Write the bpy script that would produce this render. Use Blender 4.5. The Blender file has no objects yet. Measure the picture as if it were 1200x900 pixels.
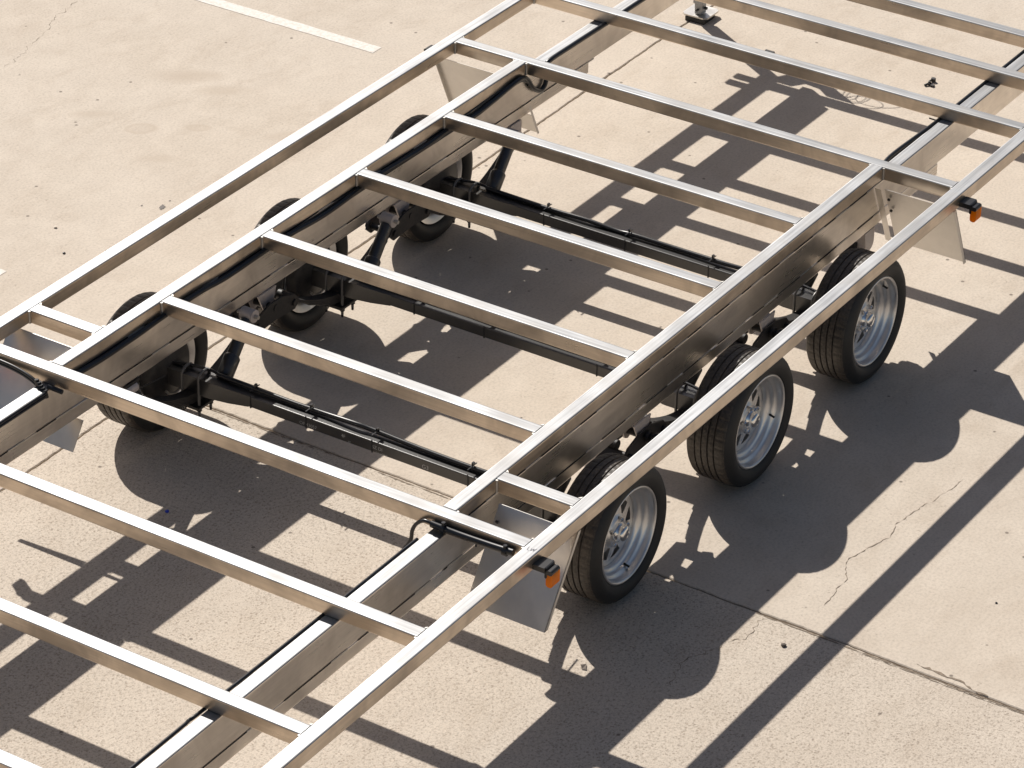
import bpy, math, random
from mathutils import Vector, Matrix
random.seed(7)
sc = bpy.context.scene
COL = sc.collection
H = 0.655                       # height of the frame's top face above the concrete

# ------------------------------------------------------------------ camera
yaw, pit, rol = (math.radians(a) for a in (32.6709, 30.7845, 0.8649))
fwd = Vector((math.cos(pit)*math.cos(yaw), math.cos(pit)*math.sin(yaw), -math.sin(pit)))
rgt = Vector((math.sin(yaw), -math.cos(yaw), 0)); up = rgt.cross(fwd)
r2 = math.cos(rol)*rgt + math.sin(rol)*up; u2 = -math.sin(rol)*rgt + math.cos(rol)*up
cd = bpy.data.cameras.new('camera'); cam = bpy.data.objects.new('camera', cd); COL.objects.link(cam)
m = Matrix((r2, u2, -fwd)).transposed().to_4x4(); m.translation = Vector((-7.84956, -6.12491, 6.14296+H))
cam.matrix_world = m
cd.sensor_width = 36; cd.lens = 4078.28/1200*36; cd.clip_start = .1; cd.clip_end = 2000
sc.camera = cam

# ------------------------------------------------------------------ light
SUN = Vector((.617, 1.0, 1.0)).normalized()
w = bpy.data.worlds.new('World'); sc.world = w; w.use_nodes = True
nt = w.node_tree; bg = nt.nodes['Background']
sky = nt.nodes.new('ShaderNodeTexSky'); sky.sky_type = 'NISHITA'; sky.sun_disc = False
sky.sun_elevation = math.asin(SUN.z); sky.sun_rotation = math.atan2(SUN.x, SUN.y)
sky.dust_density = 1.5; sky.air_density = 1.0
wb = nt.nodes.new('ShaderNodeMix'); wb.data_type = 'RGBA'; wb.blend_type = 'MULTIPLY'; wb.inputs[0].default_value = 1
wb.inputs[7].default_value = (1.09, 1.0, .94, 1); nt.links.new(sky.outputs[0], wb.inputs[6]); nt.links.new(wb.outputs[2], bg.inputs[0]); bg.inputs[1].default_value = 0.05
sl = bpy.data.lights.new('sun', 'SUN'); sl.energy = 4.8; sl.angle = math.radians(.5); sl.color = (1, .95, .88)
so = bpy.data.objects.new('sun', sl); COL.objects.link(so)
so.rotation_euler = SUN.to_track_quat('Z', 'Y').to_euler(); so.location = (4, 8, 9)
sc.view_settings.view_transform = 'Standard'; sc.view_settings.look = 'None'
sc.view_settings.exposure = 0.37; sc.view_settings.gamma = 1
sc.render.engine = 'CYCLES'

# ------------------------------------------------------------------ materials
def mat(name, col=(.5, .5, .5), metal=0, rough=.5, spec=.5):
    mt = bpy.data.materials.new(name); mt.use_nodes = True
    b = mt.node_tree.nodes['Principled BSDF']
    b.inputs['Base Color'].default_value = (*col, 1); b.inputs['Metallic'].default_value = metal
    b.inputs['Roughness'].default_value = rough; b.inputs['Specular IOR Level'].default_value = spec
    return mt, mt.node_tree, b
def N(t, kind, **kw):
    n = t.nodes.new(kind)
    for k, v in kw.items():
        if k in n.inputs: n.inputs[k].default_value = v
        else: setattr(n, k, v)
    return n
def ramp(t, src, stops, interp='LINEAR'):
    r = t.nodes.new('ShaderNodeValToRGB'); r.color_ramp.interpolation = interp
    el = r.color_ramp.elements
    while len(el) < len(stops): el.new(.5)
    for e, (p, c) in zip(el, stops):
        e.position = p; e.color = (*c, 1) if isinstance(c, tuple) else (c, c, c, 1)
    t.links.new(src, r.inputs[0]); return r.outputs[0]
def mixc(t, fac, a, b, mode='MIX'):
    n = t.nodes.new('ShaderNodeMix'); n.data_type = 'RGBA'; n.blend_type = mode
    for sck, v in ((n.inputs[0], fac), (n.inputs[6], a), (n.inputs[7], b)):
        if hasattr(v, 'links'): t.links.new(v, sck)
        else: sck.default_value = v if not isinstance(v, tuple) else (*v, 1)
    return n.outputs[2]
def pos(t, scale=(1, 1, 1), obj=False):
    if obj: o = N(t, 'ShaderNodeTexCoord').outputs['Object']
    else: o = N(t, 'ShaderNodeNewGeometry').outputs['Position']
    mp = t.nodes.new('ShaderNodeMapping'); mp.inputs['Scale'].default_value = scale
    t.links.new(o, mp.inputs[0]); return mp.outputs[0]
def noise(t, vec, scale, detail=4, rough=.6, dist=0):
    n = N(t, 'ShaderNodeTexNoise', Scale=scale, Detail=detail, Roughness=rough, Distortion=dist)
    t.links.new(vec, n.inputs['Vector']); return n.outputs['Fac']

def steel(name, axis, base=(.385, .393, .405), rough=(.44, .62), stain=.5, scol=(.26, .25, .24), fs=.35, sk=.72):
    mt, t, b = mat(name, metal=.92)
    st = {'x': (1.2, 60, 60), 'y': (60, 1.2, 60), 'n': (9, 9, 9)}[axis]
    v = pos(t, st); f = noise(t, v, 2.0, 3, .6)
    bl = noise(t, pos(t), 5.5, 3, .6, .6)
    fine = noise(t, pos(t), 60, 3, .6)
    c = mixc(t, ramp(t, f, [(.35, 0.0), (.62, 1.0)]), tuple(x*sk for x in base), base)
    c = mixc(t, ramp(t, bl, [(.42, 0.0), (.68, stain)]), c, scol)
    c = mixc(t, ramp(t, fine, [(.60, 0.0), (.78, fs)]), c, (.42, .39, .36))
    t.links.new(c, b.inputs['Base Color'])
    r = N(t, 'ShaderNodeMapRange'); t.links.new(mixc(t, .5, f, bl), r.inputs[0])
    r.inputs[1].default_value = .3; r.inputs[2].default_value = .7
    r.inputs[3].default_value = rough[0]; r.inputs[4].default_value = rough[1]
    t.links.new(r.outputs[0], b.inputs['Roughness'])
    bw = N(t, 'ShaderNodeBump', Strength=.30, Distance=.012); t.links.new(noise(t, pos(t), 6, 0, .5), bw.inputs['Height'])
    t.links.new(bw.outputs[0], b.inputs['Normal'])
    return mt
STX = steel('neutral_steel_lengthwise', 'x'); STY = steel('neutral_steel_crosswise', 'y', (.34, .347, .358))  # tube steel without the bounce tint, for top faces
SDX = steel('bounce_tinted_steel_lengthwise', 'x', (.74, .635, .52), (.26, .38), .7, (.40, .34, .28), .05, .88); SDY = steel('bounce_tinted_steel_crosswise', 'y', (.74, .635, .52), (.26, .38), .7, (.40, .34, .28), .05, .88)  # same steel on tube sides, warmed in colour for light bounced off the ground
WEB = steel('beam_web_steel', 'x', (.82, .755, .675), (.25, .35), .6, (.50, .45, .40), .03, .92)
GALV = steel('galvanised_sheet', 'n', (.66, .635, .60), (.34, .44), .18, (.5, .48, .45), .15, .94)
RIM = steel('silver_wheel_steel', 'n', (.80, .785, .77), (.28, .44), .12, (.5, .48, .46), .1, .92)
CHROME = mat('polished_cap', (.80, .80, .80), 1, .14)[0]
WELD = mat('weld_metal', (.50, .48, .45), .9, .5)[0]
SEAM = mat('unwelded_gap', (.012, .012, .014), 0, .8)[0]
def dusty(name, col, dust, rough, amt, metal=0):
    mt, t, b = mat(name, metal=metal, rough=rough)
    n1 = noise(t, pos(t), 14, 5, .7); n2 = noise(t, pos(t), 120, 3, .6)
    f = ramp(t, mixc(t, .45, n1, n2), [(.40, 0.0), (.66, amt)])
    t.links.new(mixc(t, f, col, dust), b.inputs['Base Color'])
    bp = N(t, 'ShaderNodeBump', Strength=.25, Distance=.001); t.links.new(n2, bp.inputs['Height'])
    t.links.new(bp.outputs[0], b.inputs['Normal']); return mt
BLK = dusty('black_axle_paint', (.012, .012, .013), (.05, .045, .04), .33, .25); BLK.node_tree.nodes['Principled BSDF'].inputs['Specular IOR Level'].default_value = 1.0
CAST = dusty('black_cast_parts', (.012, .012, .013), (.06, .05, .042), .5, .4)
RUB = dusty('tyre_sidewall_rubber', (.016, .016, .016), (.042, .037, .032), .58, .25)
TREAD = dusty('dusty_tread_rubber', (.028, .023, .019), (.13, .105, .08), .50, .6)
HOSE = mat('black_conduit', (.012, .013, .016), 0, .30)[0]
SLV = dusty('grey_painted_sleeve', (.55, .50, .48), (.34, .29, .25), .42, .4, .2)
MARK = mat('white_stamped_print', (.42, .42, .42), 0, .7)[0]
PEN = mat('pencil_mark', (.10, .10, .12), 0, .7)[0]
ob_, t_, b_ = mat('amber_lens', (.95, .24, .01), 0, .16); b_.inputs['Transmission Weight'].default_value = .12
AMB = ob_
LBLK = mat('black_lamp_plastic', (.015, .015, .016), 0, .35)[0]

BLOTS = ((3.19, 2.70, .20, .09, -.95, .6, 0), (3.16, 2.48, .16, .07, -.95, .55, 0), (2.66, 2.80, .14, .05, -.95, .45, 0), (2.95, 2.0, .12, .05, -.8, .4, 0),
         (2.66, 2.55, .085, .055, -.95, .85, 1), (2.805, 2.35, .075, .045, -.95, .8, 1), (2.48, 2.31, .14, .05, -.95, .4, 0), (2.38, -1.3, .2, .08, .2, .25, 0), (1.7, -2.4, .3, .2, .8, .25, 0))
def concrete(name, coarse):
    mt, t, b = mat(name, rough=.85, spec=.3)
    P = pos(t)
    big = noise(t, P, 1.1, 6, .6, .3); mid = noise(t, P, 6, 6, .65, .2); fin = noise(t, P, 90, 4, .7)
    mt_ = N(t, 'ShaderNodeMapping'); mt_.inputs['Rotation'].default_value = (0, 0, math.radians(57)); mt_.inputs['Scale'].default_value = (.8, 1.9, 1); t.links.new(P, mt_.inputs[0])
    mot = noise(t, mt_.outputs[0], 3.4, 8, .74, .6)
    A = (.540, .472, .396); B = (.505, .433, .355)
    c = mixc(t, ramp(t, big, [(.32, 0.0), (.70, 1.0)]), A, B)
    c = mixc(t, ramp(t, mot, [(.50, 0.0), (.74, .60)]), c, (.42, .345, .27))
    c = mixc(t, ramp(t, mid, [(.35, .45), (.55, 0.0)]), c, (.60, .525, .44))
    # sand grain
    g = ramp(t, fin, [(.30, .80), (.52, 1.0), (.72, 1.06)])
    c = mixc(t, 1.0, c, g, 'MULTIPLY')
    # pits and dark aggregate
    if coarse:
        gr = noise(t, P, 170, 3, .75); gr2 = noise(t, P, 88, 4, .75)
        c = mixc(t, ramp(t, gr2, [(.52, 0.0), (.64, .8)]), c, (.27, .225, .18))
        c = mixc(t, ramp(t, gr, [(.56, 0.0), (.68, .6)]), c, (.22, .175, .135))
        c = mixc(t, ramp(t, gr, [(.34, .5), (.46, 0.0)]), c, (.66, .59, .51))
    vo = N(t, 'ShaderNodeTexVoronoi', Scale=80 if coarse else 85); t.links.new(P, vo.inputs['Vector'])
    d = ramp(t, vo.outputs['Distance'], [(.22, 1.0), (.42, 0.0)])
    keep = noise(t, P, 38, 3, .6)
    k = ramp(t, keep, [(.42, 0.0), (.54, 1.0)] if coarse else [(.54, 0.0), (.66, .75)])
    region = ramp(t, noise(t, P, 2.2, 4, .6), [(.35, .35), (.6, 1.0)])
    f = mixc(t, 1.0, mixc(t, 1.0, d, k, 'MULTIPLY'), region, 'MULTIPLY')
    f2 = mixc(t, 1.0, f, (.55, .55, .55) if coarse else (.55, .55, .55), 'MULTIPLY')
    c = mixc(t, f2, c, (.20, .155, .115))
    if coarse:
        v2 = N(t, 'ShaderNodeTexVoronoi', Scale=52); t.links.new(P, v2.inputs['Vector'])
        d2 = ramp(t, v2.outputs['Distance'], [(.10, 1.0), (.22, 0.0)])
        k2 = ramp(t, noise(t, P, 17, 2, .5), [(.56, 0.0), (.62, .7)])
        c = mixc(t, mixc(t, 1.0, d2, k2, 'MULTIPLY'), c, (.17, .13, .10))
    # scattered single dark specks on both slabs
    v3 = N(t, 'ShaderNodeTexVoronoi', Scale=6.5); t.links.new(P, v3.inputs['Vector'])
    sp = ramp(t, v3.outputs['Distance'], [(.035, .8), (.06, 0.0)])
    c = mixc(t, sp, c, (.13, .105, .085))
    if not coarse:      # scuffed patches on the open slab: (x, y, size x, size y, turn, strength, ring)
        for x, y, a, q, rt, st, ring_ in (BLOTS):
            mp = t.nodes.new('ShaderNodeMapping'); mp.vector_type = 'TEXTURE'
            mp.inputs['Location'].default_value = (x, y, 0); mp.inputs['Rotation'].default_value = (0, 0, rt); mp.inputs['Scale'].default_value = (a, q, 1)
            t.links.new(N(t, 'ShaderNodeNewGeometry').outputs['Position'], mp.inputs[0])
            ln = N(t, 'ShaderNodeVectorMath', operation='LENGTH'); t.links.new(mp.outputs[0], ln.inputs[0])
            ad = N(t, 'ShaderNodeMath', operation='MULTIPLY_ADD'); t.links.new(mot, ad.inputs[0]); ad.inputs[1].default_value = 1.6; t.links.new(ln.outputs['Value'], ad.inputs[2])
            sb = N(t, 'ShaderNodeMath', operation='SUBTRACT'); t.links.new(ad.outputs[0], sb.inputs[0]); sb.inputs[1].default_value = .75
            fr = ramp(t, sb.outputs[0], [(.15, .35*st), (.5, .45*st), (.72, .75*st), (1.0, 0.0)] if ring_ else [(.35, st), (1.0, 0.0)])
            c = mixc(t, fr, c, (.43, .355, .28))
    tr = noise(t, pos(t, (.35, 9, 1)), 1.0, 4, .6, .3)
    c = mixc(t, ramp(t, tr, [(.55, 0.0), (.72, .22)]), c, (.44, .375, .305))
    t.links.new(c, b.inputs['Base Color'])
    hgt = mixc(t, .5, fin, f, 'SUBTRACT')
    bp = N(t, 'ShaderNodeBump', Strength=.35 if coarse else .2, Distance=.003)
    t.links.new(hgt, bp.inputs['Height']); t.links.new(bp.outputs[0], b.inputs['Normal'])
    return mt
CFAR = concrete('smooth_worn_concrete', False); CNEAR = concrete('speckled_concrete', True)
DIRT = dusty('joint_dirt', (.10, .075, .055), (.20, .15, .11), .9, .6)
JDIRT = dusty('joint_dark_dirt', (.05, .038, .03), (.10, .08, .06), .9, .5)
CRK = dusty('crack_dirt', (.15, .115, .085), (.34, .27, .2), .9, .8)
mt, t, b = mat('worn_white_line', rough=.8)
n_ = noise(t, pos(t), 45, 5, .7)
t.links.new(mixc(t, ramp(t, n_, [(.40, 0.0), (.62, .6)]), (.72, .685, .64), (.54, .47, .395)), b.inputs['Base Color'])
LINE = mt
STONE = dusty('stone_grey', (.10, .08, .065), (.2, .16, .13), .8, .6)
STAIN = dusty('oil_stain', (.22, .175, .14), (.45, .37, .28), .8, .9)

# ------------------------------------------------------------------ mesh helpers
class MB:
    def __init__(s): s.v = []; s.f = []; s.m = []; s.sm = []
    def add(s, vs, fs, mi=0, smooth=False):
        o = len(s.v); s.v += [tuple(v) for v in vs]
        s.f += [tuple(i+o for i in f) for f in fs]; s.m += [mi]*len(fs); s.sm += [smooth]*len(fs); return s
    def box(s, x0, x1, y0, y1, z0, z1, mi=0):
        vs = [(x, y, z) for x in (x0, x1) for y in (y0, y1) for z in (z0, z1)]
        return s.add(vs, [(0, 1, 3, 2), (4, 6, 7, 5), (0, 4, 5, 1), (2, 3, 7, 6), (0, 2, 6, 4), (1, 5, 7, 3)], mi)
    def prof(s, axis, a0, a1, p0, p1, z0, z1, r=.006, mi=0, seg=3, side=None):
        """rounded rectangle section run along an axis"""
        pts = []
        for cx, cz, st in ((p1-r, z1-r, 0), (p0+r, z1-r, 90), (p0+r, z0+r, 180), (p1-r, z0+r, 270)):
            for i in range(seg+1):
                a = math.radians(st+90*i/seg); pts.append((cx+r*math.cos(a), cz+r*math.sin(a)))
        n = len(pts); mk = (lambda a, p, z: (a, p, z)) if axis == 'x' else (lambda a, p, z: (p, a, z))
        vs = [mk(a0, *p) for p in pts]+[mk(a1, *p) for p in pts]
        fs = [(i, (i+1) % n, n+(i+1) % n, n+i) for i in range(n)]+[tuple(range(n))[::-1], tuple(range(n, 2*n))]
        if axis == 'y': fs = [f[::-1] for f in fs]
        s.add(vs, [f[::-1] for f in fs], mi)
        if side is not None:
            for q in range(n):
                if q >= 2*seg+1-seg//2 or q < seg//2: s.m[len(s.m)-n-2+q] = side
        return s
    def tube(s, pts, r, n=8, mi=0, caps=True, rr=None):
        P = [Vector(p) for p in pts]; k = len(P); vs = []; fs = []
        ref = None
        for i, p in enumerate(P):
            t = (P[min(i+1, k-1)]-P[max(i-1, 0)]).normalized()
            if ref is None: ref = Vector((0, 0, 1)) if abs(t.z) < .9 else Vector((1, 0, 0))
            a = (ref-t*ref.dot(t)).normalized(); ref = a; b = t.cross(a)
            q = rr[i] if rr else r
            vs += [p+q*(math.cos(2*math.pi*j/n)*a+math.sin(2*math.pi*j/n)*b) for j in range(n)]
        for i in range(k-1):
            fs += [(i*n+j, i*n+(j+1) % n, (i+1)*n+(j+1) % n, (i+1)*n+j) for j in range(n)]
        s.add(vs, fs, mi, True)
        if caps: s.add(vs[:n], [tuple(range(n))[::-1]], mi); s.add(vs[-n:], [tuple(range(n))], mi)
        return s
    def lathe(s, prof, seg=64, mi=0, mod=None, smooth=True):
        """prof: (radius, y) pairs turned about the local Y axis"""
        n = len(prof); vs = []
        for k in range(seg):
            a = 2*math.pi*k/seg
            for j, (r, y) in enumerate(prof):
                q = r-(mod(k, j) if mod else 0); vs.append((q*math.cos(a), y, q*math.sin(a)))
        fs = [(k*n+j, k*n+j+1, ((k+1) % seg)*n+j+1, ((k+1) % seg)*n+j) for k in range(seg) for j in range(n-1)]
        return s.add(vs, fs, mi, smooth)
    def mesh(s, name, mats):
        me = bpy.data.meshes.new(name); me.from_pydata(s.v, [], s.f)
        for q in (mats if isinstance(mats, (list, tuple)) else [mats]): me.materials.append(q)
        me.polygons.foreach_set('material_index', s.m); me.polygons.foreach_set('use_smooth', s.sm)
        me.update(); return me
    def build(s, name, mats, parent=None, loc=(0, 0, 0)):
        return put(name, s.mesh(name, mats), parent, loc)
def put(name, me, parent=None, loc=(0, 0, 0), rz=0):
    o = bpy.data.objects.new(name, me); COL.objects.link(o); o.location = loc; o.rotation_euler = (0, 0, rz)
    if parent is not None: o.parent = parent
    return o
def tag(o, label, cat=None, group=None, kind=None):
    if label: o['label'] = label
    if cat: o['category'] = cat
    if group: o['group'] = group
    if kind: o['kind'] = kind
    return o
def spline(P, n=6):
    P = [Vector(p) for p in P]; out = []
    for i in range(len(P)-1):
        a = P[max(i-1, 0)]; b = P[i]; c = P[i+1]; d = P[min(i+2, len(P)-1)]
        for k in range(n):
            u = k/n; out.append(.5*((2*b)+(c-a)*u+(2*a-5*b+4*c-d)*u*u+(3*b-3*c+d-a)*u**3))
    return out+[P[-1]]

# ------------------------------------------------------------------ the paving
g = MB().box(-400, 400, -400, 400, -.6, -.135).build('ground', DIRT); tag(g, None, kind='structure')
pav = bpy.data.objects.new('pavement', None); COL.objects.link(pav); tag(pav, None, kind='structure')
JY = [-9.6, -4.2, 1.151, 6.5, 11.9]; JX = [-9.5, -4.3, .965, 6.6, 12.2]
gap = .005
def wob(seed, amp):
    r = random.Random(seed); ph = [(r.uniform(.6, 9), r.uniform(0, 6), r.uniform(.2, 1)) for _ in range(7)]
    def f(s):
        q = sum(a/(1+.5*w_)*math.sin(w_*s*2+p) for w_, p, a in ph)*amp
        c_ = ph[0][1]; return q+amp*.5*(math.sin(s*71+c_)*math.sin(s*37+1.3*c_))
    return f
fx = {x: wob(i*3+1, .004) for i, x in enumerate(JX)}; fy = {y: wob(i*3+50, .004) for i, y in enumerate(JY)}
skew = lambda y: .0085*y            # the cross joint runs slightly askew
gx = {x: wob(i*3+101, .0022) for i, x in enumerate(JX)}; gy = {y: wob(i*3+151, .0022) for i, y in enumerate(JY)}
for i in range(len(JX)-1):
    for j in range(len(JY)-1):
        x0, x1, y0, y1 = JX[i], JX[i+1], JY[j], JY[j+1]
        n = 240; ring = []
        for k in range(n): y = y0+(y1-y0)*k/n; ring.append((x0+skew(y)+fx[x0](y)+gap/2+abs(gx[x0](y)), y+gap))
        for k in range(n): x = x0+(x1-x0)*k/n; ring.append((x+skew(y1), y1+fy[y1](x)-gap/2-abs(gy[y1](x))))
        for k in range(n): y = y1+(y0-y1)*k/n; ring.append((x1+skew(y)+fx[x1](y)-gap/2-abs(gx[x1](y+3)), y))
        for k in range(n): x = x1+(x0-x1)*k/n; ring.append((x+skew(y0), y0+fy[y0](x)+gap/2+abs(gy[y0](x+3))))
        N4 = len(ring); cx = (x0+x1)/2; cy = (y0+y1)/2
        vs = [(a, b_, -.003) for a, b_ in ring]+[(a+(cx-a)*.0014, b_+(cy-b_)*.0014, 0) for a, b_ in ring]+[(a, b_, -.13) for a, b_ in ring]
        fs = [(k, N4+k, N4+(k+1) % N4, (k+1) % N4) for k in range(N4)]+[(k, (k+1) % N4, 2*N4+(k+1) % N4, 2*N4+k) for k in range(N4)]
        fs.append(tuple(range(2*N4-1, N4-1, -1)))
        MB().add(vs, fs).build('concrete_slab', CNEAR if x0 < .5 else CFAR, pav)
        JF = MB()
JF.box(-9.4, 12.1, -9.5, 11.8, -.134, -.030).build('joint_filler', JDIRT, pav)
# the apron further out, to the horizon
MB().box(-400, -9.55, -400, 400, -.134, -.004).build('concrete_apron', CFAR, pav)
MB().box(12.25, 400, -400, 400, -.134, -.004).build('concrete_apron', CFAR, pav)
MB().box(-9.55, 12.25, 11.95, 400, -.134, -.004).build('concrete_apron', CFAR, pav)
MB().box(-9.55, 12.25, -400, -9.65, -.134, -.004).build('concrete_apron', CFAR, pav)

def crack(pts, wd, seed, name='crack', material=CRK, jit=.012):
    r = random.Random(seed); P = []
    for a, b_ in zip(pts[:-1], pts[1:]):
        a = Vector((*a, 0)); b_ = Vector((*b_, 0)); n = max(2, int((b_-a).length/.014))
        for k in range(n): P.append(a+(b_-a)*k/n)
    P.append(Vector((*pts[-1], 0))); n = len(P); vs = []
    off = 0
    for i, p in enumerate(P):
        t = (P[min(i+1, n-1)]-P[max(i-1, 0)]).normalized(); q = Vector((-t.y, t.x, 0))
        off = off*.55+r.uniform(-jit, jit)
        w_ = wd*r.choice((.15, .5, .8, 1.0, 1.5))*(min(1, i/3+.2))*(min(1, (n-1-i)/3+.2)); c = p+q*off
        vs += [c+q*w_/2+Vector((0, 0, .0012)), c-q*w_/2+Vector((0, 0, .0012))]
    fs = [(2*i, 2*i+1, 2*i+3, 2*i+2) for i in range(n-1)]
    return MB().add(vs, fs).build(name, material, pav)
crack([(1.90, -1.67), (1.72, -1.64), (1.62, -1.66), (1.42, -1.60), (1.30, -1.66), (1.11, -1.672)], .0026, 3, jit=.005)
crack([(2.12, -1.70), (1.90, -1.67)], .0018, 33, jit=.005)
crack([(.93, -1.53), (.80, -1.55), (.70, -1.50), (.55, -1.44), (.38, -1.47)], .0026, 5)
crack([(.985, -2.10), (.975, -2.25), (.945, -2.38)], .010, 8, jit=.006)
crack([(3.54, 3.62), (3.30, 3.57), (3.16, 3.51), (2.8, 3.42)], .0016, 11)
crack([(.958, .95), (.955, .6), (.952, .3)], .006, 16, jit=.002)
crack([(.950, .1), (.950, -.1), (.948, -.32)], .006, 17, jit=.002)
crack([(.940, -1.50), (.936, -1.9), (.932, -2.3), (.929, -2.7), (.926, -3.2)], .007, 61, jit=.0012)
crack([(.928, -1.9), (.924, -2.3), (.920, -2.8), (.915, -3.1)], .003, 62, jit=.002)
# worn painted line ends
def sheet(x0, x1, y0, y1, name, mtl, seed, z=.0014):
    r = random.Random(seed); n = 60; vs = []
    for k in range(n+1):
        y = y0+(y1-y0)*k/n; vs += [(x0+r.uniform(-.002, .002), y, z), (x1+r.uniform(-.002, .002), y, z)]
    return MB().add(vs, [(2*k, 2*k+1, 2*k+3, 2*k+2) for k in range(n)]).build(name, mtl, pav)
sheet(3.855, 3.925, 2.158, 5.6, 'painted_line', LINE, 1); sheet(1.29, 1.35, 2.195, 2.26, 'painted_line', LINE, 2)
# faint footprints and stains: thin worn marks with a shape of their own
def blot(x, y, a, b_, rot, seed, name='stain', mtl=STAIN):
    r = random.Random(seed); n = 22; vs = [(x, y, .0016)]
    for k in range(n):
        t = 2*math.pi*k/n; q = r.uniform(.65, 1.1); u, v = a*q*math.cos(t), b_*q*math.sin(t)
        vs.append((x+u*math.cos(rot)-v*math.sin(rot), y+u*math.sin(rot)+v*math.cos(rot), .0016))
    return MB().add(vs, [(0, k+1, (k+1) % n+1) for k in range(n)]).build(name, mtl, pav)
DSTAIN = dusty('dark_spill', (.09, .075, .065), (.16, .13, .11), .7, .5)
blot(2.137, 2.021, .025, .012, .4, 1, mtl=DSTAIN); blot(2.17, 1.95, .008, .005, .2, 2, mtl=DSTAIN); blot(2.20, 2.03, .006, .004, 0, 4, mtl=DSTAIN)
blot(2.10, 2.10, .006, .004, 0, 6, mtl=DSTAIN)

# ------------------------------------------------------------------ the trailer
TR = bpy.data.objects.new('trailer_chassis', None); COL.objects.link(TR)
tag(TR, 'bare silver steel trailer frame on six black tyres, standing on sunlit concrete', 'trailer')
W, Wd, M_ = 1.2, .0554, .850            # half width, section size, main beam outer face
XF, XR = -3.7, 5.05                     # front (out of view) and rear ends
zt, zb = H, H-Wd
names = dict(M5=-3.02, M4=-2.415, M3=-1.812, M2=-1.21, M1=-.605, M0=0, R0=3.011, R1=3.614, R2=4.03, R3=4.402, R4=4.946)
S0, S1 = .291, .291+Wd
def member(x, y0, y1, nm='cross_member'): return MB().prof('y', y0, y1, x, x+Wd, zb, zt, side=1).build(nm, [STY, SDY], TR)
for s in (1, -1):
    a, b_ = sorted((s*(W-Wd), s*W)); MB().prof('x', XF, XR, a, b_, zb, zt, side=1).build('side_rail', [STX, SDX], TR)
for x in names.values(): member(x, -(W-Wd), W-Wd)
member(XF, -(W-Wd), W-Wd)
for s in (1, -1):
    a, b_ = sorted((s*M_, s*(W-Wd))); member(S0, a, b_, 'outrigger')
    a, b_ = sorted((s*(M_-Wd), s*M_)); MB().prof('x', Wd, 3.011, a, b_, zb, zt, side=1).build('top_rail', [STX, SDX], TR)
    # main beam under the cross members, and its doubler strip below
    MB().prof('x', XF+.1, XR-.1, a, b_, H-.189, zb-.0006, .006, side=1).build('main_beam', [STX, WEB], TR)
    for x0, x1 in ((XF+.1, 3.50),):
        MB().prof('x', x0, x1, a+.0005, b_-.0005, H-.243, H-.1894, .006).build('bottom_strip', WEB, TR)
for x in (.606, 1.207, 1.813, 2.412): member(x, -(M_-Wd), M_-Wd)
# seams left open between stitch welds, and the weld beads in the corners
def seams(y, out, z, x0, x1, seed, lo=.10, hi=.26, g0=.10, g1=.2):
    r = random.Random(seed); x = x0
    while x < x1:
        L = r.uniform(lo, hi); e = min(x+L, x1)
        MB().box(x, e, *sorted((y, y+out*.0012)), H+z-.0022, H+z+.0022).build('open_seam', SEAM, TR)
        MB().prof('x', e, min(e+.09, x1+.09), *sorted((y-out*.001, y+out*.0022)), H+z-.003, H+z+.003, .001).build('weld_bead', WELD, TR)
        x = e+r.uniform(g0, g1)
for s in (1, -1):
    yo, yi = s*M_, s*(M_-Wd)
    seams(yo, s, -.0555, .10, 2.95, 20+s, .08, .15, .06, .14); seams(yo, s, -.1892, .28, 2.95, 24+s, .08, .2)
    seams(yi, -s, -.0555, .10, 2.95, 28+s, .2, .4, .05, .1); seams(yi, -s, -.1892, .3, 3.45, 32+s, .16, .30, .07, .12)
    seams(yo, s, -.1892, -3.3, .0, 36+s, .2, .36, .12, .2); seams(yi, -s, -.1892, -3.3, .0, 40+s, .2, .36, .12, .2)
bead = MB().tube([(0, 0, 0), (0, 0, -.050)], .0055, 6).mesh('weld_bead', WELD)
def beads(x, y): put('weld_bead', bead, TR, (x, y, zt-.003))
for s in (1, -1):
    for x in list(names.values())+[S0]:
        yy = s*(W-Wd)
        beads(x-.002, yy-s*.002); beads(x+Wd+.002, yy-s*.002)
    for x in (.606, 1.207, 1.813, 2.412, 3.011):
        beads(x-.002, s*(M_-Wd)-s*.002)
        if x < 3: beads(x+Wd+.002, s*(M_-Wd)-s*.002)
    beads(S0-.002, s*M_+s*.002); beads(3.009, s*M_+s*.002); beads(Wd+.002, s*M_+s*.002)
# fillet triangles of ground weld on top corners
def fillet(x, y, sx, sy, L=.009):
    MB().add([(x, y, zt-.0008), (x+sx*L, y, zt-.0008), (x, y+sy*L, zt-.0008), (x, y, zb+.01), (x+sx*L, y, zb+.01), (x, y+sy*L, zb+.01)],
             [(0, 1, 2), (3, 5, 4), (1, 4, 5, 2), (0, 3, 4, 1), (0, 2, 5, 3)]).build('weld_bead', WELD, TR)
for s in (1, -1):
    for x in list(names.values()):
        fillet(x+Wd, s*(W-Wd), 1, -s)
    fillet(S1, s*M_, 1, s, .012); fillet(S1, s*(W-Wd), 1, -s, .012)
    for x in (.606, 1.207, 1.813, 2.412): fillet(x+Wd, s*(M_-Wd), 1, -s, .012)
    fillet(Wd, s*M_, 1, s, .012) if False else None

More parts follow.
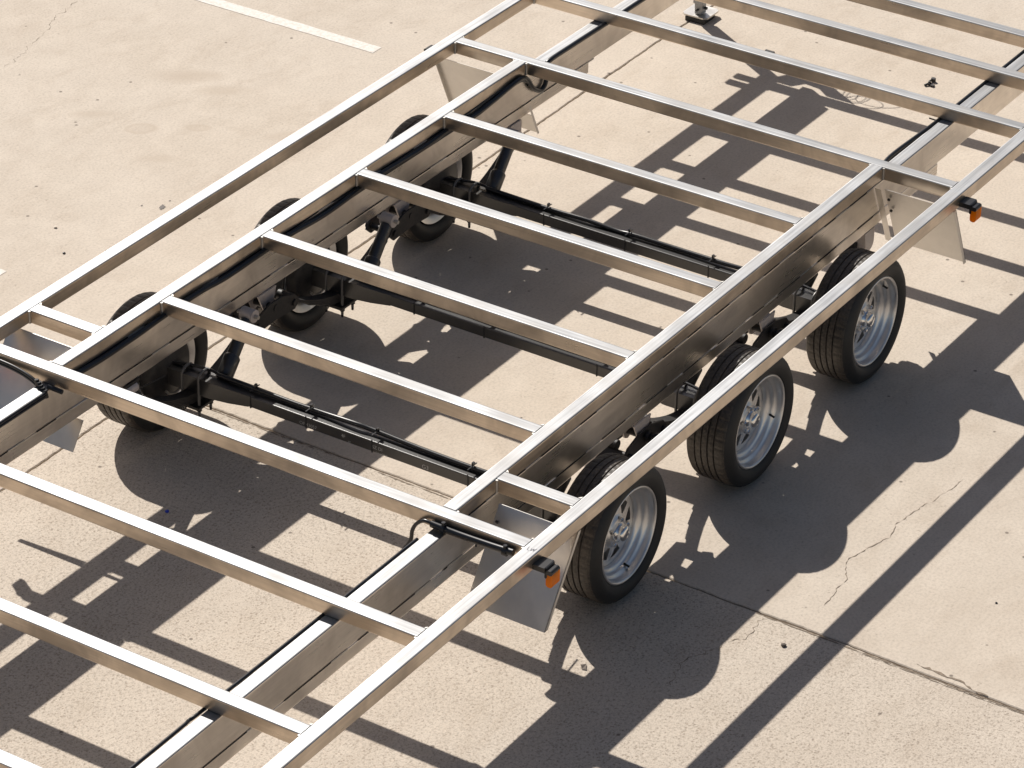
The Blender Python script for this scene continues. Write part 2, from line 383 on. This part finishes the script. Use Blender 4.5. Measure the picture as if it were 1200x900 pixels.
# splash plates: sloping galvanised sheets fore and aft of the wheels
def plate(s, front):
    if front: f = lambda z: .280+.67*(z+.0)       # z measured down from the frame top (negative)
    else: f = lambda z: 2.925-.46*z
    zA, zB, zC = -Wd-.001, -.2450, -.343
    yo, yb, yi = s*(W-.001), s*(M_+.002), (.770 if s > 0 else -.893)
    th = .003*(1 if front else -1)
    if s < 0: yb = yi; 
    outline = [(yo, zA), (yb, zA), (yb, zB-.001), (yi, zB-.001), (yi, zC), (yo, zC)] if s > 0 else [(yo, zA), (yb, zA), (yb, zB-.001), (yb, zB-.0011), (yi, zC), (yo, zC)]
    v = [(f(z)+(.0 if front else 0), y, H+z) for y, z in outline]; v2 = [(x+th, y, z) for x, y, z in v]; n = 6
    fs = [(0, 1, 2, 5), (2, 3, 4, 5)] ; fs += [tuple(n+i for i in q[::-1]) for q in list(fs)]
    fs += [(i, n+i, n+(i+1) % n, (i+1) % n) for i in range(n)]
    o = MB().add(v+v2, fs).build('splash_plate', GALV, TR)
    # folded flange along the outer edge
    w_ = -.020 if not front else .020
    q = MB()
    for y, d in ((yo, -s*.0025),):
        a0, a1 = f(zA), f(zC)
        q.add([(a0, y, H+zA), (a1, y, H+zC), (a1+w_, y, H+zC), (a0+w_, y, H+zA), (a0, y+d, H+zA), (a1, y+d, H+zC), (a1+w_, y+d, H+zC), (a0+w_, y+d, H+zA)],
              [(0, 1, 2, 3), (7, 6, 5, 4), (0, 3, 7, 4), (1, 5, 6, 2), (2, 6, 7, 3), (0, 4, 5, 1)])
    q.build('folded_edge', GALV, o)
    q = MB(); y = s*(M_+.004); a0, a1 = f(-Wd-.002), f(-.343); y1 = y+s*.028; e = -.003 if front else .003
    if not front: q.add([(a0-.012, y, H-Wd-.002), (a1-.012, y, H-.343), (a1-.014, y1, H-.343), (a0-.014, y1, H-Wd-.002)], [(0, 1, 2, 3)]).build('folded_edge', GALV, o)
    if not front and s > 0:
        a0, a1 = f(-.19), f(-.343)
        q = MB(); q.add([(a0, yi, H-.19), (a1, yi, H-.343), (a1-.016, yi-.002, H-.343), (a0-.016, yi-.002, H-.19)], [(0, 1, 2, 3)]); q.build('folded_edge', GALV, o)
    for zz in ((-.10, -.16) if s < 0 else (-.11,)):
        yb2 = yb+s*.016; xx = f(zz)+(-.006 if front else -.010)
        MB().tube([(xx, yb2, H+zz), (xx-.006, yb2, H+zz-.003)], .006, 6).build('bolt', CAST, o)
    return o
for s in (1, -1): plate(s, True); plate(s, False)

# ------------------------------------------------------------------ wheels
RT, RW = .2524, .179
def wheel_meshes():
    # local frame: outer lip plane y=0, outward is -Y, hub axis through the origin
    yo, yi = .005, .170
    P = [(.176, .012), (.181, .002), (.186, -.004), (.196, -.009), (.205, -.013), (.213, -.0145), (.224, -.012), (.234, -.006), (.242, .001), (.2485, .008), (.2516, .016)]
    tread0 = len(P)
    y = .016
    for (gx_, gw) in ((.046, .007), (.072, .007), (.098, .007), (.124, .007)):
        P += [(.2530, (y+gx_)/2), (.2525, gx_), (.2472, gx_+.0015), (.2472, gx_+gw-.0015), (.2525, gx_+gw)]; y = gx_+gw
    P += [(.2528, .142), (.2510, .152)]; tread1 = len(P)
    P += [(.2475, .160), (.241, .167), (.228, .174), (.213, .177), (.198, .172), (.186, .166), (.178, .158), (.176, .15)]
    seg = 168
    def mod(k, j):
        yy = P[j][1]; q = 0
        ph = k+(0 if yy < .09 else 1)
        if tread0-3 <= j < tread1+2 and P[j][0] > .2475:
            if yy < .048 or yy > .128:
                if ph % 4 == 0: q = .0020
            elif (ph+int(yy*60)) % 3 == 0: q = .0012
        return q
    tm = MB(); tm.lathe(P, seg, 0, mod)
    n = len(P)-1
    for k in range(seg):
        for j in range(n):
            i = k*n+j
            if tread0-2 <= j < tread1+1: tm.m[i] = 1; tm.sm[i] = False
    # raised ring on the sidewall
    tyre = tm.mesh('tyre', [RUB, TREAD])
    R = [(.178, .016), (.1805, .009), (.1805, .003), (.178, -.001), (.174, -.001), (.1705, .004), (.168, .012), (.1665, .022), (.1635, .028), (.157, .031), (.153, .036),
         (.1520, .040), (.1500, .046), (.143, .050), (.1375, .053), (.1340, .060), (.1330, .085), (.1300, .110), (.135, .135), (.150, .150), (.172, .160)]
    w_ = MB(); w_.lathe(R, 96)
    # pressed disc with eight wedge windows
    ya = lambda r: {0: .060, 1: .066, 2: .074, 3: .084, 4: .088}[r]
    NW = 8; rI, rO = .064, .110; dd = -.018
    def pt(r, deg, y): a = math.radians(deg); return (r*math.cos(a), y+dd, r*math.sin(a))
    D = MB()
    for i in range(NW):
        c = 360/NW*i+8
        A = [c+d for d in (-22.5, -16, -10, -5, 5, 10, 16, 22.5)]
        for a0, a1 in zip(A[:-1], A[1:]):
            D.add([pt(.024, a0, .062), pt(.024, a1, .062), pt(.052, a1, .066), pt(.052, a0, .066)], [(0, 1, 2, 3)])
            D.add([pt(.052, a0, .066), pt(.052, a1, .066), pt(rI, a1, .075), pt(rI, a0, .075)], [(0, 1, 2, 3)])
            D.add([pt(rO, a0, .084), pt(rO, a1, .084), pt(.1325, a1, .086), pt(.1325, a0, .086)], [(0, 1, 2, 3)])
        for sg in (1, -1):
            # spoke half: inner from 4 deg to 22.5, outer from 14.5 to 22.5
            q = [pt(rI, c+sg*4.5, .075), pt(rI, c+sg*22.5, .075), pt(rO, c+sg*22.5, .084), pt(rO, c+sg*16, .084)]
            q2 = [(x, y+.014, z) for x, y, z in q]
            D.add(q, [(0, 1, 2, 3) if sg > 0 else (3, 2, 1, 0)]); D.add([q[0], q[3], q2[3], q2[0]], [(0, 1, 2, 3)])
        D.add([pt(rO, c-16, .084), pt(rO, c+16, .084), pt(rO, c+16, .1), pt(rO, c-16, .1)], [(0, 1, 2, 3)])
        D.add([pt(rI, c-4.5, .075), pt(rI, c+4.5, .075), pt(rI, c+4.5, .089), pt(rI, c-4.5, .089)], [(0, 1, 2, 3)])
    w_.add(D.v, D.f)
    wheel = w_.mesh('wheel', RIM)
    hc = MB().lathe([(.0, .012), (.016, .0125), (.024, .015), (.0285, .020), (.0300, .026), (.0300, .036), (.035, .038), (.036, .050)], 32)
    hubcap = hc.mesh('hub_cap', CHROME)
    ln = MB().tube([(0, .052, 0), (0, .036, 0), (0, .033, 0)], .009, 6, rr=[.0105, .0095, .006]); ln.sm = [False]*len(ln.sm)
    nut = ln.mesh('lug_nut', CHROME)
    vl = MB().tube([(0, 0, 0), (0, -.022, -.006)], .004, 8).mesh('valve_stem', RUB)
    return tyre, wheel, hubcap, nut, vl
TYR, WHL, CAP, NUT, VAL = wheel_meshes()
AX = [.7758, 1.680, 2.5645]; ZA = H-.4023
for ai, x in enumerate(AX):
    for s in (-1, 1):
        o = put('wheel', WHL, TR, (x, s*1.083, ZA), 0 if s < 0 else math.pi)
        spin = math.radians([10, 30, 52][ai]+(0 if s < 0 else 17))
        for nm, me in (('tyre', TYR), ('hub_cap', CAP)):
            c = put(nm, me, o); c.rotation_euler = (0, spin if nm == 'hub_cap' else ai*.31, 0)
        for k in range(5):
            a = spin+2*math.pi*k/5; put('lug_nut', NUT, o, (.048*math.cos(a), 0, .048*math.sin(a)))
        v = put('valve_stem', VAL, o, (.150*math.cos(-1.35+ai), .040, .150*math.sin(-1.35+ai)))

# ------------------------------------------------------------------ axles, springs, brakes
YS = .787                                    # spring centre line
axm = MB(); axm.prof('y', -.70, .70, -.0225, .0225, -.0225, .0225, .004)
for s in (1, -1):
    # thickened cranked ends
    def ring(y, hx, z0, z1): return [(-hx, y, z0), (hx, y, z0), (hx, y, z1), (-hx, y, z1)]
    R_ = [ring(s*.53, .0228, -.0228, .0228), ring(s*.62, .028, -.036, .0232), ring(s*.70, .033, -.042, .026), ring(s*.90, .036, -.040, .030)]
    vs = sum(R_, []); fs = []
    for i in range(3):
        for j in range(4): fs.append((4*i+j, 4*i+(j+1) % 4, 4*i+4+(j+1) % 4, 4*i+4+j))
    fs += [(0, 1, 2, 3), (12, 13, 14, 15)]
    axm.add(vs, fs); axm.tube([(0, s*.88, 0), (0, s*1.01, 0)], .026, 14)
axle_me = axm.mesh('axle', BLK)
drum = MB().lathe([(0, -.035), (.05, -.035), (.055, -.03), (.10, -.028), (.112, -.022), (.124, -.012), (.124, .022), (.127, .024), (.127, .031), (.05, .033), (0, .033)], 40).mesh('brake_drum', CAST)
def pipe_pts(seed):
    r = random.Random(seed); ys = [-.70, -.55, -.42, -.20, .0, .08, .22, .36, .50, .62, .70]
    return spline([(.018+r.uniform(-.003, .004), y, .0325+(.012 if abs(y) < .1 else 0)*r.uniform(-.4, 1)+r.uniform(0, .004)) for y in ys], 5)
tie = MB().box(-.0245, .034, -.0022, .0022, -.0245, -.0225).box(-.0248, -.0226, -.0022, .0022, -.0245, .028).box(-.0245, .034, -.0022, .0022, .046, .048)
tie.box(.006, .018, -.004, .004, .048, .060); tie_me = tie.mesh('cable_tie', HOSE)
def text(body, size, parent, loc, nm='stencilled_mark', rot=None, mtl=None):
    cu = bpy.data.curves.new('mark', 'FONT'); cu.body = body; cu.size = size
    tmp = bpy.data.objects.new('tmp', cu); COL.objects.link(tmp)
    bpy.context.view_layer.update()
    me = bpy.data.meshes.new_from_object(tmp.evaluated_get(bpy.context.evaluated_depsgraph_get()))
    bpy.data.objects.remove(tmp); me.materials.clear(); me.materials.append(mtl or MARK)
    o = put(nm, me, parent, loc); o.rotation_euler = rot or (math.pi/2, 0, -math.pi/2); return o
UBM = mat('grey_bolt_steel', (.16, .155, .15), .5, .45)[0]
def ubolt_mesh():
    # loop over the axle: legs either side of it in x
    P = [(-.034, 0, -.125), (-.034, 0, .02)]+[(.034*math.cos(math.radians(a)), 0, .02+.026*math.sin(math.radians(a))) for a in range(165, 0, -15)]+[(.034, 0, .02), (.034, 0, -.125)]
    return MB().tube(P, .0056, 8).mesh('u_bolt', UBM)
UB = ubolt_mesh()
def spring_mesh(L=.70):
    q = MB()
    for i, (hl, dz) in enumerate(((L/2, 0), (L/2*.84, -.0078), (L/2*.66, -.0156), (L/2*.46, -.0234), (L/2*.28, -.0312))):
        pr = []; n = 16
        for k in range(n+1):
            x = -hl+2*hl*k/n; pr.append((x, .132*(abs(x)/(L/2))**1.7+dz))
        vs = []
        for x, z in pr: vs += [(x, -.024, z), (x, .024, z), (x, .024, z+.0068), (x, -.024, z+.0068)]
        fs = [(4*k+j, 4*k+(j+1) % 4, 4*k+4+(j+1) % 4, 4*k+4+j) for k in range(n) for j in range(4)]+[(0, 1, 2, 3), (4*n+3, 4*n+2, 4*n+1, 4*n)]
        q.add(vs, fs)
    q.tube([(-L/2, -.028, .139), (-L/2, .028, .139)], .020, 14); q.tube([(L/2, -.028, .139), (L/2, .028, .139)], .020, 14)
    return q.mesh('leaf_spring', CAST)
SPR = spring_mesh()
plm = MB().prof('x', -.055, .055, -.052, .052, -.006, .006, .003)
for sx in (-.034, .034):
    for sy in (-.038, .038):
        plm.tube([(sx, sy, -.006), (sx, sy, -.018)], .010, 6); plm.tube([(sx, sy, -.018), (sx, sy, -.045)], .005, 6)
PLT = plm.mesh('clamp_plate', CAST)
shk = MB(); BOOT = []
def shock(parent, A, B, side):
    A, B = Vector(A), Vector(B); d = (B-A)
    q = MB(); q.tube([A, A+d*.16], .020, 14); q.tube([A+d*.14, A+d*.17, A+d*.42, A+d*.45], .027, 18, rr=[.026, .032, .032, .025])
    q.tube([A+d*.43, A+d*.93], .0245, 18)
    o = q.build('shock_absorber', BLK, parent)
    for p, r_, m_ in ((A, .020, BLK), (B, .026, SLV)):
        MB().tube([p+Vector((0, -.028, 0)), p+Vector((0, .028, 0))], r_, 18).build('shock_eye', m_, o)
    MB().tube([A+Vector((0, -.05, 0)), A+Vector((0, .05, 0))], .007, 8).build('bolt', WELD, o)
    MB().tube([B+Vector((0, -.045, 0)), B+Vector((0, .05, 0))], .008, 8).build('bolt', WELD, o)
for ai, x in enumerate(AX):
    a = put('axle', axle_me, TR, (x, 0, ZA))
    MB().tube(pipe_pts(ai+3), .0095, 8).build('brake_pipe', HOSE, a)
    for y in [(-.43, -.02, .27, .52), (-.40, .10, .42), (-.36, .02, .40)][ai]: put('cable_tie', tie_me, a, (0, y, 0))
    for s in (1, -1):
        put('brake_drum', drum, a, (0, s*.925, 0), 0 if s > 0 else math.pi)
        # a pale wire clip curling off the back of each brake
        MB().tube(spline([(-.058, s*.884, -.058), (-.042, s*.880, -.076), (-.012, s*.878, -.086), (.024, s*.878, -.080), (.046, s*.882, -.062)], 4), .0048, 8).build('brake_clip', WELD, a)
        MB().tube(spline([(.018, s*.69, .036), (.022, s*.74, .044), (.012, s*.83, .040), (.0, s*.89, .035)], 5), .006, 8).build('brake_hose', HOSE, a)
        sp = put('leaf_spring', SPR, TR, (x, s*YS, ZA-.047))
        put('clamp_plate', PLT, sp, (0, 0, -.044))
        for dy in (-.038, .038): put('u_bolt', UB, sp, (0, dy, .047))
        shock(TR, (x+.050, s*.715, ZA-.040), (x+.262, s*.735, H-.238), s)
txt = [(.30, -.008, 'OF 43057', .019), (.115, .0, '4F', .019), (.085, -.016, 'I7', .015), (-.02, .0, 'SZ DI', .019), (-.035, -.017, '1mm0745', .013), (-.235, -.008, 'G3', .024)]
ax0 = [o for o in TR.children if o.name.startswith('axle')][0]
for y, z, b_, sz in txt: text(b_, sz, ax0, (-.0232, y, z-.006))

# hangers and equalisers under the doubler strip
ZB = H-.2436
def hanger(x, s, h=.085, w_=.05, rear=False):
    q = MB(); y = s*.823
    for dy in (-.030, .030):
        pts = [(x-w_, ZB), (x+w_*.9, ZB), (x+w_*.62, ZB-h*.55), (x+w_*.35, ZB-h*.9), (x, ZB-h), (x-w_*.35, ZB-h*.9), (x-w_*.62, ZB-h*.5)]
        n = len(pts); vs = [(a, y+dy-.003, b_) for a, b_ in pts]+[(a, y+dy+.003, b_) for a, b_ in pts]
        q.add(vs, [tuple(range(n)), tuple(range(2*n-1, n-1, -1))]+[(i, (i+1) % n, n+(i+1) % n, n+i) for i in range(n)])
    q.box(x-w_*.4, x+w_*.4, y-.027, y+.027, ZB-.02, ZB-.0005)
    return q
for s in (1, -1):
    h = hanger(AX[0]-.36, s, .06).build('spring_hanger', CAST, TR)
    MB().tube([(AX[0]-.415, s*.80, ZB-.030), (AX[0]-.335, s*.80, ZB-.030)], .021, 16).build('slipper_tube', SLV, h)
    MB().tube([(AX[0]-.34, s*.782, ZB-.035), (AX[0]-.25, s*.780, ZB-.045), (AX[0]-.19, s*.775, ZB-.048)], .0028, 8).build('brake_line', CAST, h)
    # rear: rounded lug hanging from the strip
    q = MB(); x = AX[2]+.375; n = 10
    pts = [(x-.045, ZB), (x+.035, ZB)]+[(x+.0+.035*math.cos(math.radians(a)), ZB-.055+.035*math.sin(math.radians(a))) for a in range(0, -181, -20)]
    for y in (s*.850, s*.795):
        m2 = len(pts); y2 = y-s*.006
        q.add([(a, y, b_) for a, b_ in pts]+[(a, y2, b_) for a, b_ in pts], [tuple(range(m2)), tuple(range(2*m2-1, m2-1, -1))]+[(i, (i+1) % m2, m2+(i+1) % m2, m2+i) for i in range(m2)])
    q.box(x-.035, x+.035, *sorted((s*.8435, s*.7955)), ZB-.075, ZB-.0005)
    q.build('spring_hanger', SLV, TR)
    for xm in ((AX[0]+AX[1])/2, (AX[1]+AX[2])/2):
        h = hanger(xm, s, .095, .06).build('spring_hanger', SLV, TR)
        q = MB(); y = s*.80
        pts = [(-.150, -.030), (-.12, .006), (-.04, .030), (.04, .030), (.12, .006), (.150, -.030), (.12, -.058), (0, -.050), (-.12, -.058)]
        for yy in (s*.757, s*.866):
            n = len(pts); q.add([(xm+a, yy-.004, ZB-.062+b_) for a, b_ in pts]+[(xm+a, yy+.004, ZB-.062+b_) for a, b_ in pts],
                                [tuple(range(n)), tuple(range(2*n-1, n-1, -1))]+[(i, (i+1) % n, n+(i+1) % n, n+i) for i in range(n)])
        q.tube([(xm, s*.75, ZB-.062), (xm, s*.905, ZB-.062)], .014, 12)
        q.build('equaliser', CAST, h)
        MB().tube([(xm, s*.905, ZB-.062), (xm, s*.928, ZB-.062)], .026, 8).build('bolt', CAST, h)
        MB().tube([(xm+.0, s*.878, ZB-.062), (xm+.0, s*.890, ZB-.062)], .024, 12).build('washer', CAST, h)
        for dx in (-.115, .115): MB().tube([(xm+dx, s*.745, ZB-.090), (xm+dx, s*.885, ZB-.090)], .014, 8).build('bolt', CAST, h)

# ------------------------------------------------------------------ cables
def hose(name, P, r, n=5, mtl=HOSE): return MB().tube(spline(P, n), r, 8).build(name, mtl, TR)
def rel(P): return [(x, y, H+z) for x, y, z in P]
# loom along the inner face of the left beam, hooking under the rear cross member
LL = [(.035,.782,-.045),(.126,.782,-.052),(.251,.782,-.058),(.444,.782,-.056),(.586,.782,-.050),(.734,.782,-.048),(.842,.782,-.050),(.978,.782,-.060),(1.209,.782,-.056),
      (1.358,.782,-.056),(1.584,.782,-.070),(1.819,.782,-.060),(1.972,.782,-.055),(2.253,.782,-.064),(2.416,.782,-.058),(2.594,.782,-.072),(2.761,.782,-.060),(2.912,.782,-.044),
      (2.97,.782,-.046),(3.007,.782,-.070),(3.043,.782,-.118),(3.096,.782,-.154),(3.130,.782,-.151),(3.148,.782,-.125),(3.156,.784,-.090),(3.161,.786,-.052),(3.354,.787,-.050),(3.576,.787,-.052),(3.768,.787,-.053),(4.3,.787,-.052),(4.9,.787,-.052)]
hose('cable_loom', rel([(a, b_, c-.004) for a, b_, c in LL]), .0105, 4)
hose('cable', rel([(1.25,.790,-.060),(1.6,.789,-.080),(2.0,.789,-.078),(2.45,.788,-.082),(2.62,.788,-.074),(2.80,.788,-.064),(2.95,.786,-.060),(3.0,.786,-.080)]), .006, 4)
hose('cable', rel([(2.45,.7925,-.060),(2.7,.7925,-.052),(2.9,.790,-.048)]), .0035, 3)
# left front: round the first cross member and off along the top of the beam
for d in (0, .012):
    hose('cable_loom', rel([(-.012,1.14,-.020-d),(-.014,1.0,-.022-d),(-.018,.93,-.026-d),(-.026,.87,-.034-d),(-.034,.825,-.050-d),(-.042,.800,-.060-d),(-.060,.7885,-.056-d),(-.12,.7885,-.056-d),(-.30,.7885,-.056-d),(-.7,.7885,-.056-d),(-1.4,.7885,-.056-d),(-3.4,.7885,-.056-d)]), .0062, 4)
q = MB()
for k in range(5): q.tube([(-.030-.004*k, .845-.012*k, H-.030-.005*k), (-.030-.004*k, .838-.012*k, H-.066-.003*k)], .0085, 6)
q.tube(rel([(-.026,.80,-.045),(-.018,.775,-.052),(-.014,.745,-.056)]), .009, 8)
q.build('cable_bundle', HOSE, TR)
# right side: flexible tail rising over the beam into a clipped conduit on the cross member
hose('cable', rel([(-.10,-.690,-.200),(-.045,-.690,-.185),(-.018,-.694,-.165),(-.014,-.716,-.125),(-.014,-.722,-.087),(-.014,-.738,-.055),(-.014,-.768,-.031),(-.014,-.800,-.030)]), .0068, 5)
cn = hose('conduit', rel([(-.014,-.798,-.032),(-.014,-.90,-.034),(-.014,-1.02,-.031),(-.014,-1.115,-.026)]), .0125, 5)
cn['label'] = 'black conduit clipped along the cross member beside the amber lamp'
for y in (-.846, -1.085):
    MB().tube([(-.014, y-.008, H-.033), (-.014, y+.008, H-.033)], .0155, 12).tube([(-.016, y, H-.020), (-.016, y, H-.008)], .007, 8).build('clip', HOSE, cn)
MB().tube([(-.014,-.975,H-.03),(-.020,-.975,H-.052)], .0035, 6).build('cable_tie', HOSE, cn)
# right beam: cable lying along the inner top edge
hose('cable', rel([(3.07,-.795,-.060),(3.19,-.778,-.060),(3.283,-.776,-.060),(3.392,-.782,-.058),(3.501,-.788,-.056),(3.626,-.789,-.058),(3.9,-.789,-.058),(4.4,-.789,-.058),(4.9,-.789,-.058)]), .0080, 4)
hose('cable', rel([(3.15,-.785,-.066),(3.26,-.776,-.074),(3.40,-.784,-.070),(3.6,-.790,-.072)]), .006, 4)
hose('cable', rel([(-3.4,-.789,-.058),(-2,-.789,-.058),(-1.36,-.787,-.056),(-1.28,-.783,-.057),(-1.20,-.787,-.056),(-.6,-.789,-.058),(-.08,-.787,-.06)]), .0062, 4)
MB().tube(rel([(3.60,-.79,-.06),(3.60,-.75,-.058)]), .0035, 6).build('cable_tie', HOSE, TR)
# conduit clipped along the front of the first cross member, right side
TRL, tt, tb = mat('amber_lens_backlit', (.95, .34, .008), 0, .2)
tl = tt.nodes.new('ShaderNodeBsdfTranslucent'); tl.inputs[0].default_value = (1.0, .42, .02, 1)
ms = tt.nodes.new('ShaderNodeMixShader'); ms.inputs[0].default_value = .62
tt.links.new(tb.outputs[0], ms.inputs[1]); tt.links.new(tl.outputs[0], ms.inputs[2]); tt.links.new(ms.outputs[0], tt.nodes['Material Output'].inputs[0])
def lamp(x, s):
    q = MB(); H = globals()['H']+(.020 if s < 0 else .006)
    a, b_ = sorted((s*1.2005, s*1.248))
    q.prof('x', x-.032, x+.026, a, b_, H-.056, H-.047, .003)
    q.box(x-.032, x-.029, a, b_, H-.066, H-.056); 
    a, b_ = sorted((s*1.243, s*1.252))
    q.prof('x', x-.026, x+.022, a, b_, H-.088, H-.048, .005)
    o = q.build('side_marker_lamp', LBLK, TR)
    vs = []; n = 8; q = MB()                     # rounded amber lens
    a, b_ = sorted((s*1.247, s*1.272))
    q.prof('x', x-.024, x+.022, a, b_, H-.120, H-.060, .010, 0, 4); q.build('lens', TRL, o)
    q = MB(); q.prof('x', x-.027, x+.020, a-.001, b_+.001, H-.072, H-.055, .008, 0, 4); q.build('lens_hood', LBLK, o)
    return o
for s in (1, -1):
    for x in (.0, 3.0): lamp(x-.003, s)
# faint pencil scribble on the side rail top
pm = MB()
def stroke(P):
    for a, b_ in zip(P[:-1], P[1:]):
        a = Vector((*a, 0)); b_ = Vector((*b_, 0)); d = (b_-a).normalized()*.0009; q = Vector((-d.y, d.x, 0)); z = Vector((0, 0, H+.0006))
        pm.add([a+q+z, a-q+z, b_-q+z, b_+q+z], [(0, 1, 2, 3)])
stroke([(.010, -1.160), (-.008, -1.163), (-.010, -1.170)]); stroke([(.006, -1.172), (-.008, -1.176), (.008, -1.180), (-.006, -1.184), (.012, -1.187)])
pm.build('pencil_mark', PEN, TR)
# rear end, above the picture: support leg, gusset, brackets and the wire coil whose shadows fall in view
lg = MB(); px, py = 5.020, 1.123
lg.prof('x', 0, 1, 0, 1, 0, 1, .01) if False else None
def vpost(q, x, y, h, z0, z1, r=.006):
    pts = []
    for cx, cy, st in ((x+h-r, y+h-r, 0), (x-h+r, y+h-r, 90), (x-h+r, y-h+r, 180), (x+h-r, y-h+r, 270)):
        for i in range(4):
            a = math.radians(st+30*i); pts.append((cx+r*math.cos(a), cy+r*math.sin(a)))
    n = len(pts); q.add([(a, b_, z0) for a, b_ in pts]+[(a, b_, z1) for a, b_ in pts], [(i, (i+1) % n, n+(i+1) % n, n+i) for i in range(n)]+[tuple(range(n))[::-1], tuple(range(n, 2*n))])
vpost(lg, px, py, .021, .034, .30); vpost(lg, px, py, .0265, .085, zb)
leg = lg.build('support_leg', STX, TR)
q = MB(); pts = [(px+.02+.066*a, py+.008+.066*b_) for a, b_ in ((1, -.75), (1, .75), (.75, 1), (-.75, 1), (-1, .75), (-1, -.75), (-.75, -1), (.75, -1))]; n = 8
q.add([(a, b_, .022) for a, b_ in pts]+[(a, b_, .030) for a, b_ in pts], [(i, (i+1) % n, n+(i+1) % n, n+i) for i in range(n)]+[tuple(range(n))[::-1], tuple(range(n, 2*n))])
q.build('foot_plate', GALV, leg)
MB().box(px-.05, px+.05, py-.05, py+.05, .0005, .0215).build('rubber_pad', RUB, leg)
MB().tube([(px-.024, py, .055), (px-.034, py, .055)], .006, 8).build('bolt', CAST, leg)
MB().tube([(px, py-.024, .062), (px, py-.036, .062)], .007, 8).build('bolt', CAST, leg)
gp = [(5.003, 1.14), (5.14, 1.06), (5.13, .96), (5.10, .86), (5.03, .74), (5.003, .70), (5.003, .84), (5.05, .90), (5.06, .98), (5.003, 1.02)]
n = len(gp); zz = zb-.002
MB().add([(a, b_, zz) for a, b_ in gp]+[(a, b_, zz-.01) for a, b_ in gp], [(i, (i+1) % n, n+(i+1) % n, n+i) for i in range(n)]+[(0, 1, 2, 8, 9), (2, 3, 7, 8), (3, 4, 5, 6, 7), (19, 18, 12, 11, 10), (18, 17, 13, 12), (17, 16, 15, 14, 13)]).build('gusset_plate', WEB, TR)
for x in (4.870, 4.942): MB().prof('y', 1.2005, 1.29, x, x+.048, zb, zb+.02, .003).build('lamp_bracket', CAST, TR)
q = MB(); r = random.Random(5)
for k in range(5):
    cx, cy, R1, R2 = 5.04+r.uniform(-.02, .03), [.74, .70, .68, .63, .58][k], [.05, .06, .07, .085, .10][k], [.045, .05, .06, .06, .07][k]
    th = r.uniform(0, 3); P = []
    for i in range(25):
        a = 2*math.pi*i/24; u, v = R1*math.cos(a), R2*math.sin(a)
        P.append((cx+u*math.cos(th)-v*math.sin(th), cy+u*math.sin(th)+v*math.cos(th), H-.10+.015*math.sin(a+k)))
    q.tube(P, .0021, 5)
q.tube(spline([(5.0, .80, H-.06), (5.02, .76, H-.09), (5.03, .70, H-.1)], 5), .002, 5)
q.build('wire_coil', HOSE, TR)

# ------------------------------------------------------------------ small litter on the concrete
def rock(x, y, r_, seed, name, mtl, label, cat, fl=.55):
    rr = random.Random(seed); vs = [(0, 0, r_*fl*1.6)]; n = 7
    for ring_, zz_ in ((.75, 1.25), (1, .6), (.8, 0)):
        for k in range(n):
            a = 2*math.pi*k/n+ring_; q_ = r_*ring_*rr.uniform(.75, 1.15); vs.append((q_*math.cos(a), q_*math.sin(a), r_*fl*zz_))
    fs = [(0, 1+k, 1+(k+1) % n) for k in range(n)]
    for l in (0, 1): fs += [(1+l*n+k, 1+(l+1)*n+k, 1+(l+1)*n+(k+1) % n, 1+l*n+(k+1) % n) for k in range(n)]
    fs.append(tuple(range(2*n+1, 3*n+1))[::-1])
    o = MB().add(vs, fs).build(name, mtl, None, (x, y, .0005)); return tag(o, label, cat)
rock(.821, -1.675, .011, 1, 'pebble', STONE, 'grey pebble lying just in front of the cross joint, lower right', 'pebble')
rock(1.747, 2.271, .008, 2, 'pebble', mat('pale_stone', (.7, .62, .52), 0, .8)[0], 'pale chip of stone on open concrete left of the trailer', 'pebble')
rock(1.596, 2.102, .007, 3, 'pebble', CAST, 'tiny black pebble on open concrete left of the trailer', 'pebble')
rock(.307, .566, .009, 4, 'plastic_scrap', mat('blue_plastic', (.02, .05, .45), 0, .4)[0], 'small blue plastic scrap at the edge of the front left wheel shadow', 'scrap')
rock(1.46, -2.16, .005, 6, 'pebble', CAST, 'small black pebble right of the long rail shadow, beyond the joint', 'pebble')
# black clip with a round head
q = MB(); q.tube([(0, 0, .010), (.018, .012, .012), (.040, .010, .014)], .008, 8, rr=[.012, .006, .005]); q.tube([(.052, .002, .003), (.052, .002, .022)], .014, 10)
q.tube([(-.03, .016, .006), (-.012, .006, .010), (.0, -.008, .006), (-.004, -.030, .004)], .007, 7); q.box(-.018, .004, -.032, -.012, .0005, .010)
_c = q.build('plastic_clip', CAST, None, (5.000, -.080, 0)); _c.scale = (.78,)*3
tag(_c, 'black plastic clip with round head lying beyond the right beam', 'clip')
q = MB(); q.prof('y', -.045, .0, -.007, .007, .0005, .008, .003); o = q.build('rubber_strip', CAST, None, (4.89, .70, 0)); tag(o, 'short black rubber strip lying near the rear support leg', 'scrap')
# dry leaf in the lit gap of the wheel shadow
q = MB(); q.add([(-.018, 0, .001), (-.005, .010, .006), (.016, .002, .003), (-.003, -.009, .004), (-.012, -.016, .002), (.004, .020, .002)], [(0, 3, 2, 1), (0, 4, 3), (1, 2, 5)])
tag(q.build('dry_leaf', STONE, None, (.336, -1.182, .001)), 'small dark dry leaf in the sunlit gap beside the front wheel shadow', 'leaf')
